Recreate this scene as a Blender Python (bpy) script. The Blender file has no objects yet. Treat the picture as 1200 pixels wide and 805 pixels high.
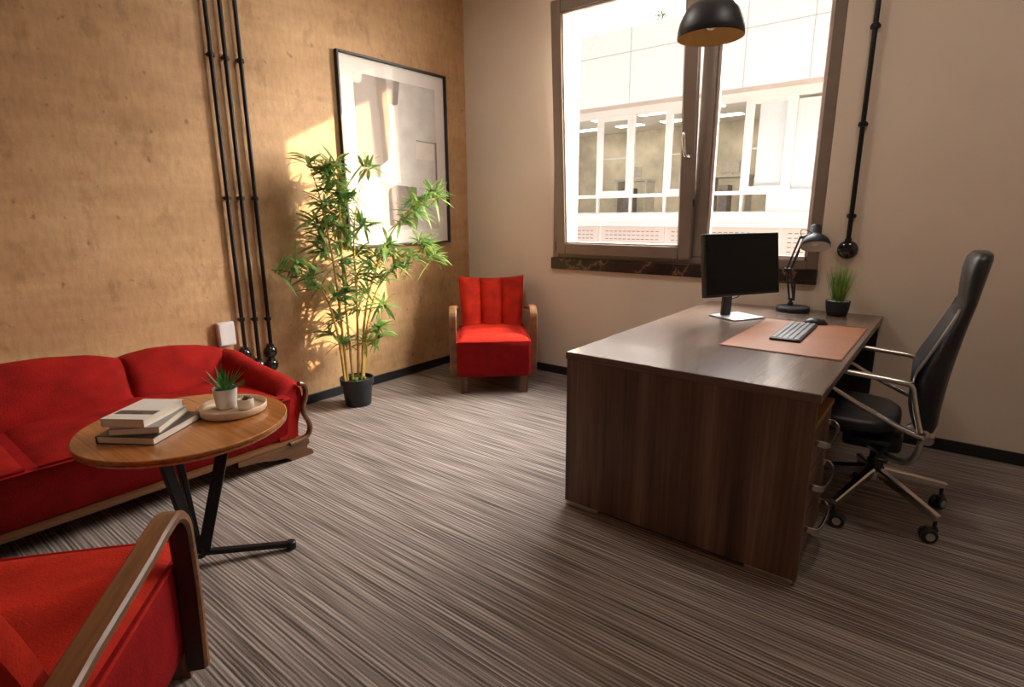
import bpy, bmesh, math, random
from mathutils import Vector, Matrix
random.seed(7)
R = math.radians
PI = math.pi
C = bpy.context.scene.collection
sc = bpy.context.scene

# ------------------------------------------------------------------ materials
def nodes(name):
    m = bpy.data.materials.new(name); m.use_nodes = True
    nt = m.node_tree
    return m, nt, nt.nodes['Principled BSDF']
def N(nt, t, **k):
    n = nt.nodes.new(t)
    for a, v in k.items(): setattr(n, a, v)
    return n
def mat(name, col, rough=.5, metal=0., var=.12, scale=12., stretch=(1, 1, 1), bump=0., bscale=None, sheen=0., coat=0., spec=.5, detail=4., emit=None, estr=0.):
    """principled surface whose base colour wanders with a stretched noise"""
    m, nt, b = nodes(name)
    tc = N(nt, 'ShaderNodeTexCoord'); mp = N(nt, 'ShaderNodeMapping')
    mp.inputs['Scale'].default_value = stretch
    nt.links.new(tc.outputs['Object'], mp.inputs['Vector'])
    nz = N(nt, 'ShaderNodeTexNoise'); nz.inputs['Scale'].default_value = scale; nz.inputs['Detail'].default_value = detail
    nt.links.new(mp.outputs[0], nz.inputs['Vector'])
    rp = N(nt, 'ShaderNodeValToRGB')
    rp.color_ramp.elements[0].position = .3; rp.color_ramp.elements[1].position = .7
    rp.color_ramp.elements[0].color = (*[c * (1 - var) for c in col], 1)
    rp.color_ramp.elements[1].color = (*[min(1, c * (1 + var)) for c in col], 1)
    nt.links.new(nz.outputs['Fac'], rp.inputs[0]); nt.links.new(rp.outputs[0], b.inputs['Base Color'])
    b.inputs['Roughness'].default_value = rough; b.inputs['Metallic'].default_value = metal
    b.inputs['Specular IOR Level'].default_value = spec
    if sheen: b.inputs['Sheen Weight'].default_value = sheen; b.inputs['Sheen Roughness'].default_value = .4
    if coat: b.inputs['Coat Weight'].default_value = coat; b.inputs['Coat Roughness'].default_value = .15
    if bump:
        n2 = nz
        if bscale:
            n2 = N(nt, 'ShaderNodeTexNoise'); n2.inputs['Scale'].default_value = bscale; n2.inputs['Detail'].default_value = 3
            nt.links.new(mp.outputs[0], n2.inputs['Vector'])
        bp = N(nt, 'ShaderNodeBump'); bp.inputs['Strength'].default_value = bump; bp.inputs['Distance'].default_value = .01
        nt.links.new(n2.outputs['Fac'], bp.inputs['Height']); nt.links.new(bp.outputs[0], b.inputs['Normal'])
    if emit:
        b.inputs['Emission Color'].default_value = (*emit, 1); b.inputs['Emission Strength'].default_value = estr
    return m
def ramp(nt, stops):
    r = N(nt, 'ShaderNodeValToRGB'); cr = r.color_ramp
    while len(cr.elements) < len(stops): cr.elements.new(.5)
    for e, (p, c) in zip(cr.elements, stops): e.position = p; e.color = (*c, 1)
    return r
def noise(nt, src, scale, stretch=(1, 1, 1), detail=4, rough=.55, loc=(0, 0, 0)):
    mp = N(nt, 'ShaderNodeMapping'); mp.inputs['Scale'].default_value = stretch; mp.inputs['Location'].default_value = loc
    nt.links.new(src, mp.inputs['Vector'])
    n = N(nt, 'ShaderNodeTexNoise'); n.inputs['Scale'].default_value = scale; n.inputs['Detail'].default_value = detail; n.inputs['Roughness'].default_value = rough
    nt.links.new(mp.outputs[0], n.inputs['Vector'])
    return n.outputs['Fac']
def mix(nt, a, b, f, mode='MIX'):
    m = N(nt, 'ShaderNodeMix', data_type='RGBA', blend_type=mode)
    if isinstance(f, (int, float)): m.inputs[0].default_value = f
    else: nt.links.new(f, m.inputs[0])
    for i, v in ((6, a), (7, b)):
        if isinstance(v, tuple): m.inputs[i].default_value = (*v, 1)
        else: nt.links.new(v, m.inputs[i])
    return m.outputs[2]
def wood(name, dark, light, axis='Z', rough=.4, scale=1., coat=0., spec=.5):
    """streaky grain running along one object axis"""
    m, nt, b = nodes(name)
    tc = N(nt, 'ShaderNodeTexCoord'); o = tc.outputs['Object']
    st = {'X': (.35, 6, 6), 'Y': (6, .35, 6), 'Z': (6, 6, .35)}[axis]
    st2 = {'X': (1.2, 60, 60), 'Y': (60, 1.2, 60), 'Z': (60, 60, 1.2)}[axis]
    f1 = noise(nt, o, 1.6 * scale, st, 5); f2 = noise(nt, o, 1.5 * scale, st2, 3)
    r = ramp(nt, [(.3, dark), (.52, tuple((a + c) / 2 for a, c in zip(dark, light))), (.72, light)])
    nt.links.new(f1, r.inputs[0])
    r2 = ramp(nt, [(.35, (.72, .70, .68)), (.65, (1.08, 1.06, 1.04))]); nt.links.new(f2, r2.inputs[0])
    nt.links.new(mix(nt, r.outputs[0], r2.outputs[0], 1., 'MULTIPLY'), b.inputs['Base Color'])
    b.inputs['Roughness'].default_value = rough; b.inputs['Specular IOR Level'].default_value = spec
    if coat: b.inputs['Coat Weight'].default_value = coat; b.inputs['Coat Roughness'].default_value = .12
    return m
def glass(name, tint=(1, 1, 1), refl=.12):
    m = bpy.data.materials.new(name); m.use_nodes = True; nt = m.node_tree
    nt.nodes.remove(nt.nodes['Principled BSDF']); out = nt.nodes['Material Output']
    t = N(nt, 'ShaderNodeBsdfTransparent'); t.inputs[0].default_value = (*tint, 1)
    g = N(nt, 'ShaderNodeBsdfGlossy'); g.inputs['Roughness'].default_value = .02
    lw = N(nt, 'ShaderNodeLayerWeight'); lw.inputs[0].default_value = refl
    ms = N(nt, 'ShaderNodeMixShader')
    nt.links.new(lw.outputs['Fresnel'], ms.inputs[0]); nt.links.new(t.outputs[0], ms.inputs[1]); nt.links.new(g.outputs[0], ms.inputs[2])
    nt.links.new(ms.outputs[0], out.inputs[0])
    return m

def plaster():
    m, nt, b = nodes('ochre_plaster'); o = N(nt, 'ShaderNodeTexCoord').outputs['Object']
    big = ramp(nt, [(.3, (.44, .265, .125)), (.5, (.54, .335, .170)), (.7, (.62, .41, .225))]); nt.links.new(noise(nt, o, 1.1, (1, 1, 1.5), 6, .6), big.inputs[0])
    streak = ramp(nt, [(.35, (.86, .84, .82)), (.6, (1.05, 1.05, 1.05))]); nt.links.new(noise(nt, o, 2.2, (1, .5, 4), 6, .65, (3, 1, 7)), streak.inputs[0])
    c = mix(nt, big.outputs[0], streak.outputs[0], .8, 'MULTIPLY')
    fine = ramp(nt, [(.35, (.88, .87, .85)), (.6, (1.04, 1.04, 1.04))]); nt.links.new(noise(nt, o, 38, (1, 1, .35), 3), fine.inputs[0])
    c = mix(nt, c, fine.outputs[0], .7, 'MULTIPLY')
    sp = ramp(nt, [(.24, (.7, .7, .7)), (.325, (0, 0, 0))]); nt.links.new(noise(nt, o, 17, (1, 1, .8), 2), sp.inputs[0])
    bw = N(nt, 'ShaderNodeRGBToBW'); nt.links.new(sp.outputs[0], bw.inputs[0])
    c = mix(nt, c, (.19, .10, .045), bw.outputs[0])
    nt.links.new(c, b.inputs['Base Color']); b.inputs['Roughness'].default_value = .62
    v1 = ramp(nt, [(.36, (.62, .56, .50)), (.46, (1, 1, 1))]); nt.links.new(noise(nt, o, 4, (1, 1.5, .9), 6, .7, (9, 2, 4)), v1.inputs[0])
    c2 = mix(nt, c, v1.outputs[0], .5, 'MULTIPLY'); nt.links.new(c2, b.inputs['Base Color'])
    bp = N(nt, 'ShaderNodeBump'); bp.inputs['Strength'].default_value = .35; bp.inputs['Distance'].default_value = .006
    nt.links.new(noise(nt, o, 24, (1, 1.2, .8), 5, .65), bp.inputs['Height']); nt.links.new(bp.outputs[0], b.inputs['Normal'])
    return m
def carpet():
    m, nt, b = nodes('striped_carpet'); o = N(nt, 'ShaderNodeTexCoord').outputs['Object']
    wv = N(nt, 'ShaderNodeTexWave', wave_type='BANDS', bands_direction='Y', wave_profile='SIN'); nt.links.new(o, wv.inputs['Vector'])
    wv.inputs['Scale'].default_value = 22.; wv.inputs['Distortion'].default_value = 1.2; wv.inputs['Detail'].default_value = 1.; wv.inputs['Detail Scale'].default_value = .6
    f0 = wv.outputs['Fac']
    f1 = noise(nt, o, 1., (2.2, 95, 1), 0, .5); f2 = noise(nt, o, 1., (1.8, 230, 1), 0, .5, (5, 3, 0)); f4 = noise(nt, o, 330, (1, 1, 1), 1)
    acc = None
    for fx, wt in ((f0, .13), (f1, .37), (f2, .27), (f4, .23)):
        k = N(nt, 'ShaderNodeMath', operation='MULTIPLY_ADD'); nt.links.new(fx, k.inputs[0]); k.inputs[1].default_value = wt
        if acc: nt.links.new(acc, k.inputs[2])
        else: k.inputs[2].default_value = 0
        acc = k.outputs[0]
    a3 = k
    r = ramp(nt, [(.37, (.070, .056, .048)), (.46, (.175, .144, .127)), (.53, (.24, .201, .180)), (.64, (.42, .365, .335))]); nt.links.new(a3.outputs[0], r.inputs[0])
    nt.links.new(r.outputs[0], b.inputs['Base Color']); b.inputs['Roughness'].default_value = .8; b.inputs['Specular IOR Level'].default_value = .25
    bp = N(nt, 'ShaderNodeBump'); bp.inputs['Strength'].default_value = .5; bp.inputs['Distance'].default_value = .004
    nt.links.new(a3.outputs[0], bp.inputs['Height']); nt.links.new(bp.outputs[0], b.inputs['Normal'])
    return m
def marble():
    m, nt, b = nodes('dark_marble'); o = N(nt, 'ShaderNodeTexCoord').outputs['Object']
    r = ramp(nt, [(.40, (.014, .011, .010)), (.49, (.03, .02, .015)), (.505, (.22, .12, .06)), (.52, (.03, .02, .015)), (.7, (.016, .013, .012))])
    nt.links.new(noise(nt, o, 2.3, (1, 1, 1), 5, .6), r.inputs[0]); nt.links.new(r.outputs[0], b.inputs['Base Color']); b.inputs['Roughness'].default_value = .25
    return m

M = dict(
    ochre=plaster(), carpet=carpet(), marble=marble(),
    paint=mat('beige_wall_paint', (.74, .64, .54), .7, var=.05, scale=1.5, bump=.05, bscale=60),
    ceil=mat('ceiling_paint', (.72, .66, .58), .8, var=.03),
    base=mat('black_skirting', (.014, .016, .02), .4),
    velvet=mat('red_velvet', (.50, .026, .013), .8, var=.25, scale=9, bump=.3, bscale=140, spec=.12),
    sofa_velvet_shaded=mat('sofa_velvet_shaded', (.28, .010, .008), .85, var=.25, scale=7, bump=.3, bscale=140, spec=.1),  # armchair red made darker, the sofa's shading is put into the colour
    velvet_shaded=mat('red_velvet_front_shaded', (.27, .009, .011), .85, var=.15, scale=14, bump=.3, bscale=140, spec=.1),  # darker copy of the red velvet, shade of the front panels in its colour
    bent=wood('bent_beech', (.15, .062, .022), (.36, .17, .07), 'Y', .42, 1., .12),
    lacquer=mat('dark_lacquer', (.03, .014, .010), .35),
    legwood=wood('stained_leg_wood', (.10, .045, .02), (.22, .10, .045), 'Z', .4),
    sofawood=wood('walnut_trim', (.065, .028, .011), (.18, .08, .034), 'Y', .32, 1., .4),
    tablewood=wood('cherry_tabletop', (.36, .125, .030), (.47, .185, .048), 'X', .24, .8, .5),
    blackmetal=mat('black_metal', (.012, .012, .014), .38, .4),
    blackgloss=mat('black_porcelain', (.010, .010, .012), .12, coat=.5),
    blackplastic=mat('black_plastic', (.016, .017, .019), .42),
    pot_black=mat('pot_plastic', (.016, .019, .025), .5, bump=.1, bscale=90),
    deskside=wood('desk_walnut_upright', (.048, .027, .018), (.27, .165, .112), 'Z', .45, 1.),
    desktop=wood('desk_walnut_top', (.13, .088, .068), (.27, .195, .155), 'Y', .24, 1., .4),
    deskedge=wood('desk_walnut_edge', (.09, .056, .04), (.22, .145, .105), 'X', .4),
    drawerwood=wood('drawer_top_wood', (.34, .16, .06), (.5, .25, .1), 'Y', .4),
    chrome=mat('polished_aluminium', (.66, .64, .60), .22, 1., var=.04),
    steel=mat('satin_steel', (.60, .59, .57), .35, 1., var=.04),
    leather=mat('black_leather', (.018, .021, .028), .36, var=.15, scale=40, bump=.15, bscale=300),
    mesh=mat('black_fabric', (.016, .017, .020), .7),
    tan=mat('tan_leather', (.36, .145, .066), .5, spec=.3, var=.10, scale=5, bump=.06, bscale=250),
    tan_edge=mat('tan_leather_edge', (.17, .05, .022), .5),
    screen=mat('dark_screen', (.006, .008, .011), .25, spec=.25),
    foot_grey=mat('monitor_foot', (.34, .34, .35), .4, .6, var=.03),
    key=mat('grey_keycaps', (.30, .31, .33), .4),
    white_plastic=mat('white_plastic', (.72, .72, .74), .4, var=.02),
    mat_board=mat('mat_board', (.80, .76, .72), .8, var=.02),
    frame_black=mat('frame_black', (.012, .011, .010), .4),
    bronze=mat('bronze_aluminium', (.235, .185, .15), .42, .25, var=.05),
    bronze_dark=mat('bronze_gasket', (.05, .042, .036), .6),
    bead=mat('glazing_bead', (.62, .52, .47), .45),
    glass=glass('window_glass', refl=.04), frameglass=glass('picture_glass', refl=.08),
    leaf=None, soil=mat('dark_soil', (.03, .022, .015), .9, var=.4, scale=60, bump=.6),
    moss=mat('moss', (.10, .16, .03), .9, var=.5, scale=70, bump=.8),
    cane=mat('bamboo_cane', (.52, .36, .09), .4, var=.25, scale=9, stretch=(1, 1, 3)),
    gold=mat('gold_lining', (.72, .52, .24), .4, .3),
    shade_black=mat('shade_black', (.018, .021, .026), .45),
    shade_white=mat('shade_white', (.75, .73, .70), .4, var=.02),
    bulb=mat('frosted_bulb', (.85, .82, .78), .25, var=.01),
    cover_white=mat('book_cover_white', (.78, .77, .74), .5, var=.03),
    cover_grey=mat('book_cover_grey', (.30, .28, .26), .45, var=.1),
    cover_black=mat('book_cover_black', (.02, .018, .018), .35),
    pages=mat('book_pages', (.82, .74, .64), .8, var=.06, scale=4, stretch=(1, 1, 120)),
    band=mat('book_band', (.10, .085, .07), .5, var=.5, scale=60),
    ceramic=mat('pale_ceramic', (.62, .58, .55), .6, var=.03), tray=mat('cream_tray', (.70, .55, .40), .55, var=.04),
    cream=mat('cream_ceramic', (.74, .66, .56), .6, var=.03),
    pebble=mat('white_pebbles', (.55, .60, .52), .8, var=.3, scale=90),
    facade=mat('white_facade', (.80, .77, .73), .7, var=.02), facade_joint=mat('facade_joint', (.50, .47, .45), .8),
    soffit=mat('beige_soffit', (.52, .43, .36), .8, var=.04), grille=mat('pink_grille', (.66, .54, .48), .7, var=.03),
    slot=mat('grille_slot', (.20, .16, .14), .8), winwhite=mat('white_window_frame', (.82, .80, .77), .5, var=.02),
    inwall=mat('office_wall', (.62, .56, .44), .9, var=.30, scale=1.2), blind=mat('roller_blind', (.78, .80, .80), .8, var=.02),
    infloor=mat('office_floor', (.3, .26, .2), .8), indesk=mat('office_desk', (.55, .5, .42), .6),
    lightpanel=mat('light_panel', (.9, .88, .82), .5, var=.01, emit=(1, .93, .8), estr=5.),
    ground=mat('courtyard_ground', (.35, .33, .31), .9), reveal=mat('outer_reveal', (.80, .72, .60), .8, var=.03),
    lichen=mat('print_paper', (.72, .66, .61), .8, var=.06), p_brown=mat('print_brown', (.28, .23, .21), .8, var=.15, scale=7),
    p_sand=mat('print_sand', (.32, .255, .215), .8, var=.12, scale=6), p_grey=mat('print_grey', (.62, .59, .56), .8, var=.12, scale=6),
    p_dark=mat('print_charcoal', (.27, .225, .215), .8, var=.15, scale=9), p_white=mat('print_white', (.84, .81, .77), .8, var=.03),
)
def leafmat(name, c0, c1, tip):
    m, nt, b = nodes(name); o = N(nt, 'ShaderNodeTexCoord').outputs['Object']
    r = ramp(nt, [(.35, c0), (.65, c1), (.8, tip)]); nt.links.new(noise(nt, o, 13, (1, 1, 1), 3), r.inputs[0])
    nt.links.new(r.outputs[0], b.inputs['Base Color']); b.inputs['Roughness'].default_value = .45
    tr = N(nt, 'ShaderNodeBsdfTranslucent'); nt.links.new(r.outputs[0], tr.inputs[0])
    ms = N(nt, 'ShaderNodeMixShader'); ms.inputs[0].default_value = .48
    nt.links.new(b.outputs[0], ms.inputs[1]); nt.links.new(tr.outputs[0], ms.inputs[2]); nt.links.new(ms.outputs[0], nt.nodes['Material Output'].inputs[0])
    return m
M['leaf'] = leafmat('bamboo_leaf', (.09, .25, .08), (.30, .42, .12), (.58, .60, .22))
M['succulent'] = leafmat('succulent_leaf', (.03, .12, .03), (.09, .24, .06), (.42, .46, .22))
M['grass'] = leafmat('grass_blade', (.13, .27, .04), (.30, .46, .09), (.50, .60, .18))
M['shrubleaf'] = mat('roof_shrub_leaf', (.045, .085, .02), .8, var=.4, scale=20)
M['rosette'] = mat('brown_rosette', (.16, .10, .06), .6, var=.3, scale=50)

# ------------------------------------------------------------------ mesh helpers
class MB:
    def __init__(s): s.bm = bmesh.new(); s.mi = 0
    def _tag(s, faces):
        for f in faces: f.material_index = s.mi
    def box(s, x0, x1, y0, y1, z0, z1, bev=0., seg=2, M4=None):
        bm = bmesh.new()
        bmesh.ops.create_cube(bm, size=1)
        for v in bm.verts: v.co = Vector(((x0 + x1) / 2 + v.co.x * (x1 - x0), (y0 + y1) / 2 + v.co.y * (y1 - y0), (z0 + z1) / 2 + v.co.z * (z1 - z0)))
        if bev: bmesh.ops.bevel(bm, geom=bm.edges[:], offset=bev, segments=seg, affect='EDGES', profile=.5)
        s._merge(bm, M4); return s
    def _merge(s, bm, M4=None):
        if M4 is not None: bmesh.ops.transform(bm, matrix=M4, verts=bm.verts[:])
        mp = {}
        for v in bm.verts: mp[v] = s.bm.verts.new(v.co)
        for f in bm.faces:
            try: g = s.bm.faces.new([mp[v] for v in f.verts]); g.material_index = s.mi
            except ValueError: pass
        bm.free()
    def loft(s, rings, caps=True, closed=True, loop=False):
        vs = [[s.bm.verts.new(Vector(c)) for c in r] for r in rings]
        n = len(vs[0]); k = len(vs)
        for i in range(k if loop else k - 1):
            a, b = vs[i], vs[(i + 1) % k]
            for j in range(n if closed else n - 1):
                q = (a[j], a[(j + 1) % n], b[(j + 1) % n], b[j])
                try: f = s.bm.faces.new(q); f.material_index = s.mi
                except ValueError: pass
        if caps and closed and not loop:
            for r in (vs[0][::-1], vs[-1]):
                f = s.bm.faces.new(r); f.material_index = s.mi
        return s
    def tube(s, pts, r, n=10, caps=True, up=None, sec=None):
        """sweep a circle (or a section of (u,v) pairs) along a polyline; r may be a list"""
        P = [Vector(p) for p in pts]; rings = []
        ref = Vector(up) if up else None; prev = None
        for i, p in enumerate(P):
            t = (P[min(i + 1, len(P) - 1)] - P[max(i - 1, 0)]).normalized()
            if ref is not None: a = (ref - t * ref.dot(t)).normalized()
            else:
                if prev is None: a = t.orthogonal().normalized()
                else: a = (prev - t * prev.dot(t)).normalized()
                prev = a
            b = t.cross(a); rr = r[i] if isinstance(r, (list, tuple)) else r
            if sec: rings.append([p + a * u * rr + b * v * rr for u, v in sec])
            else: rings.append([p + a * math.cos(2 * PI * k / n) * rr + b * math.sin(2 * PI * k / n) * rr for k in range(n)])
        return s.loft(rings, caps)
    def lathe(s, prof, n=32, c=(0, 0, 0), M4=None, cap0=True, cap1=True):
        c = Vector(c); rings = []
        for r, z in prof:
            ring = [c + Vector((r * math.cos(2 * PI * k / n), r * math.sin(2 * PI * k / n), z)) for k in range(n)]
            if M4 is not None: ring = [M4 @ v for v in ring]
            rings.append(ring)
        vs = [[s.bm.verts.new(v) for v in r] for r in rings]
        for i in range(len(vs) - 1):
            for j in range(n):
                f = s.bm.faces.new((vs[i][j], vs[i][(j + 1) % n], vs[i + 1][(j + 1) % n], vs[i + 1][j])); f.material_index = s.mi
        if cap0: s.bm.faces.new(vs[0][::-1]).material_index = s.mi
        if cap1: s.bm.faces.new(vs[-1]).material_index = s.mi
        return s
    def prism(s, poly, axis, a, b, M4=None):
        """extrude a 2-D polygon along an axis from a to b"""
        def P(u, v, w): return {'X': (w, u, v), 'Y': (u, w, v), 'Z': (u, v, w)}[axis]
        r = [[Vector(P(u, v, w)) for u, v in poly] for w in (a, b)]
        if M4 is not None: r = [[M4 @ v for v in q] for q in r]
        return s.loft(r)
    def grid(s, fn, nu, nv):
        vs = [[s.bm.verts.new(Vector(fn(i / nu, j / nv))) for j in range(nv + 1)] for i in range(nu + 1)]
        for i in range(nu):
            for j in range(nv):
                f = s.bm.faces.new((vs[i][j], vs[i + 1][j], vs[i + 1][j + 1], vs[i][j + 1])); f.material_index = s.mi
        return s
    def build(s, name, mats, parent=None, smooth=40):
        bmesh.ops.recalc_face_normals(s.bm, faces=s.bm.faces[:])
        me = bpy.data.meshes.new(name); s.bm.to_mesh(me); s.bm.free()
        for m in (mats if isinstance(mats, (list, tuple)) else [mats]): me.materials.append(M[m] if isinstance(m, str) else m)
        if smooth:
            for p in me.polygons: p.use_smooth = True
            try: me.set_sharp_from_angle(angle=R(smooth))
            except Exception: pass
        o = bpy.data.objects.new(name, me); C.objects.link(o)
        if parent is not None: o.parent = parent
        return o
def sub(o, lv=1):
    m = o.modifiers.new('subdivision', 'SUBSURF'); m.levels = lv; m.render_levels = lv; return o
def tag(o, label=None, cat=None, group=None, kind=None):
    for k, v in (('label', label), ('category', cat), ('group', group), ('kind', kind)):
        if v: o[k] = v
    return o
def thing(name, label, cat, loc=(0, 0, 0), rz=0., group=None):
    o = bpy.data.objects.new(name, None); C.objects.link(o)
    o.location = loc; o.rotation_euler = (0, 0, rz); o.empty_display_size = .1
    return tag(o, label, cat, group)
def structure(o, label, cat): return tag(o, label, cat, None, 'structure')
def copy_tree(o, parent=None):
    c = o.copy(); C.objects.link(c)
    if parent is not None: c.parent = parent
    for ch in list(o.children): copy_tree(ch, c)
    return c
def arc(c, r, a0, a1, n, plane='yz'):
    out = []
    for k in range(n + 1):
        a = R(a0 + (a1 - a0) * k / n); out.append((c[0] + r * math.cos(a), c[1] + r * math.sin(a)))
    return out
def spline(pts, n=6):
    """Catmull-Rom through points"""
    P = [Vector(p) for p in pts]; P = [P[0] * 2 - P[1]] + P + [P[-1] * 2 - P[-2]]; out = []
    for i in range(1, len(P) - 2):
        for k in range(n):
            t = k / n; a, b, c, d = P[i - 1:i + 3]
            out.append(.5 * ((2 * b) + (c - a) * t + (2 * a - 5 * b + 4 * c - d) * t * t + (3 * b - a - 3 * c + d) * t ** 3))
    out.append(P[-2]); return out
def interp(tab, x):
    if x <= tab[0][0]: return tab[0][1]
    for (a, b), (c, d) in zip(tab, tab[1:]):
        if x <= c: return b + (d - b) * (x - a) / (c - a)
    return tab[-1][1]

# ------------------------------------------------------------------ room shell
XR, YF, ZC = 5.0, -5.4, 3.25
WX0, WX1, WZ0, WZ1 = .957, 2.94, 1.0, 2.93       # window opening in the back wall
T = .34                                           # back wall thickness
structure(MB().box(-.2, XR + .2, YF - .2, T, -.12, 0).build('floor', 'carpet', smooth=0), 'striped taupe carpet covering the whole office floor', 'floor')
structure(MB().box(-.2, XR + .2, YF - .2, T, ZC, ZC + .12).build('ceiling', 'ceil', smooth=0), 'plain warm white ceiling above the office', 'ceiling')
structure(MB().box(-.2, 0, YF - .2, T, 0, ZC).build('wall_left', 'ochre', smooth=0), 'rough ochre plaster wall behind the sofa and picture', 'wall')
structure(MB().box(XR, XR + .2, YF - .2, T, 0, ZC).build('wall_right', 'paint', smooth=0), 'plain beige wall beyond the office chair', 'wall')
structure(MB().box(0, XR, YF - .2, YF, 0, ZC).build('wall_front', 'paint', smooth=0), 'plain beige wall at the camera end of the room', 'wall')
b = MB()
b.box(0, WX0, 0, T, 0, ZC).box(WX1, XR, 0, T, 0, ZC).box(WX0, WX1, 0, T, 0, WZ0 - .08).box(WX0, WX1, 0, T, WZ1, ZC)
b.mi = 1
b.box(WX0 + .0, WX0 + .012, .075, T + .01, WZ0, WZ1).box(WX1 - .012, WX1, .075, T + .01, WZ0, WZ1).box(WX0, WX1, .075, T + .01, WZ1 - .012, WZ1)
structure(b.build('wall_back', ['paint', 'reveal'], smooth=0), 'beige painted wall with the wide window', 'wall')
def skirting(name, a, lab): structure(MB().box(*a, 0, .07, .004, 1).build(name, 'base'), lab, 'baseboard')
skirting('baseboard_left', (0, .014, YF, 0), 'black skirting strip along the ochre wall')
skirting('baseboard_back', (.014, XR, -.014, 0), 'black skirting strip along the window wall')
skirting('baseboard_right', (XR - .014, XR, YF, -.014), 'black skirting strip along the wall beyond the office chair')

# ------------------------------------------------------------------ window
win = thing('window_1', 'wide bronze window with a tilted left sash above a dark marble sill', 'window', (WX0, 0, WZ0)); win['kind'] = 'structure'
def W(x): return x - WX0
def Zw(z): return z - WZ0
f = MB()
f.box(0, .055, 0, .07, 0, WZ1 - WZ0, .003, 1).box(W(WX1) - .065, W(WX1), 0, .07, 0, WZ1 - WZ0, .003, 1)
f.box(.055, W(WX1) - .065, 0, .07, 0, .05, .003, 1).box(.055, W(WX1) - .065, 0, .07, Zw(WZ1) - .06, Zw(WZ1), .003, 1)
f.box(W(2.13), W(2.225), -.004, .07, .05, Zw(WZ1) - .06, .003, 1)
fr = f.build('window_frame', 'bronze', win)
bd = MB()
gx0, gx1, gz0, gz1 = W(2.225), W(WX1) - .065, .05, Zw(WZ1) - .06
for a in ((gx0, gx0 + .022, gz0, gz1), (gx1 - .022, gx1, gz0, gz1), (gx0, gx1, gz0, gz0 + .03), (gx0, gx1, gz1 - .03, gz1)):
    bd.box(a[0], a[1], .012, .05, a[2], a[3], .004, 1)
bd.build('glazing_bead', 'bead', win)
MB().box(gx0 + .01, gx1 - .01, .030, .036, gz0 + .01, gz1 - .01).build('pane', 'glass', win, 0)
# sash, hinged at its foot and tilted into the room
sash = bpy.data.objects.new('sash', None); C.objects.link(sash); sash.parent = win
SW, SH = 1.125, 1.845
sash.location = (W(1.012), -.012, Zw(1.032)); sash.rotation_euler = (R(3.6), 0, 0)
sm = MB(); st = .088
sm.box(0, st, -.028, .03, 0, SH, .005, 1).box(SW - st, SW, -.028, .03, 0, SH, .005, 1).box(st, SW - st, -.028, .03, 0, st, .005, 1).box(st, SW - st, -.028, .03, SH - st, SH, .005, 1)
sm.build('sash_frame', 'bronze', sash)
gk = MB()
for a in ((st, st + .012, st, SH - st), (SW - st - .012, SW - st, st, SH - st), (st, SW - st, st, st + .012), (st, SW - st, SH - st - .012, SH - st)):
    gk.box(a[0], a[1], -.012, .028, a[2], a[3], .002, 1)
gk.build('sash_gasket', 'bead', sash)
MB().box(st + .005, SW - st - .005, .004, .010, st + .005, SH - st - .005).build('sash_pane', 'glass', sash, 0)
h = MB()
h.lathe([(.020, 0), (.022, .006), (.018, .014), (.010, .03)], 20, M4=Matrix.Translation((SW - .042, -.028, .695)) @ Matrix.Rotation(R(90), 4, 'X') @ Matrix.Scale(1, 4))
h.tube(spline([(SW - .042, -.055, .695), (SW - .048, -.066, .71), (SW - .056, -.068, .76), (SW - .060, -.066, .83), (SW - .06, -.05, .842)], 5), [.009] * 21, 10)
tag(h.build('window_handle', 'chrome', sash), 'silver lever window handle')
hg = MB(); hg.tube([(-.012, -.006, .02), (-.012, -.006, .10)], .008, 10); hg.tube([(SW + .006, -.004, .36), (SW + .006, -.004, .41)], .006, 8)
hg.build('hinge', 'bronze_dark', sash)
sl = MB(); sl.box(-.004, W(WX1) + .004, -.03, .34, -.092, 0, .004, 1)
tag(sl.build('window_sill', 'marble', win), 'dark veined marble window sill')

# ------------------------------------------------------------------ conduits on the walls
def dome(b, c, axis, r=.045, d=.05):
    Mx = Matrix.Translation(c) @ (Matrix.Rotation(R(90), 4, 'Y') if axis == 'X' else Matrix.Rotation(R(90), 4, 'X'))
    b.lathe([(r * .93, 0), (r, .006), (r, .018), (r * .93, .030), (r * .72, .042), (r * .4, .048), (r * .12, .05)], 28, M4=Mx)
def conduit(label, y, zlow, domes, clamps):
    t = thing('conduit_pipe', label, 'pipe', (0, y, zlow), 0, 'black conduit pipes on the ochre wall')
    MB().tube([(.030, 0, 0), (.030, 0, ZC - zlow)], .0125, 14).build('pipe', 'blackmetal', t)
    for z in clamps:
        c = MB(); c.lathe([(.0125, -.012), (.019, -.012), (.019, .012), (.0125, .012)], 18, (.030, 0, z - zlow)); c.box(0, .024, -.009, .009, z - zlow - .009, z - zlow + .009, .002, 1)
        c.box(.014, .034, -.023, .023, z - zlow - .008, z - zlow + .008, .003, 1)
        c.build('clamp', 'blackmetal', t)
    for z in domes:
        d = MB(); dome(d, (0.0, 0, z - zlow), 'X'); d.box(0, .04, -.017, .017, z - zlow + .03, z - zlow + .058, .006, 2); d.build('junction_box', 'blackgloss', t)
conduit('black conduit pipe nearest the white socket, ending in one round box', -2.210, .50, (.462,), (2.27, 1.46, .70))
conduit('middle black conduit pipe of three, its foot just behind the sofa arm', -2.124, .42, (.365,), (2.27, 1.46, .69))
conduit('black conduit pipe nearest the bamboo, ending in two stacked round boxes', -2.033, .47, (.448, .355), (2.27, 1.46, .68))
t = thing('conduit_pipe', 'single black conduit pipe on the beige wall right of the window', 'pipe', (3.09, 0, 1.13))
MB().tube([(0, -.030, .02), (0, -.030, ZC - 1.13)], .0135, 14).build('pipe', 'blackmetal', t)
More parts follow.
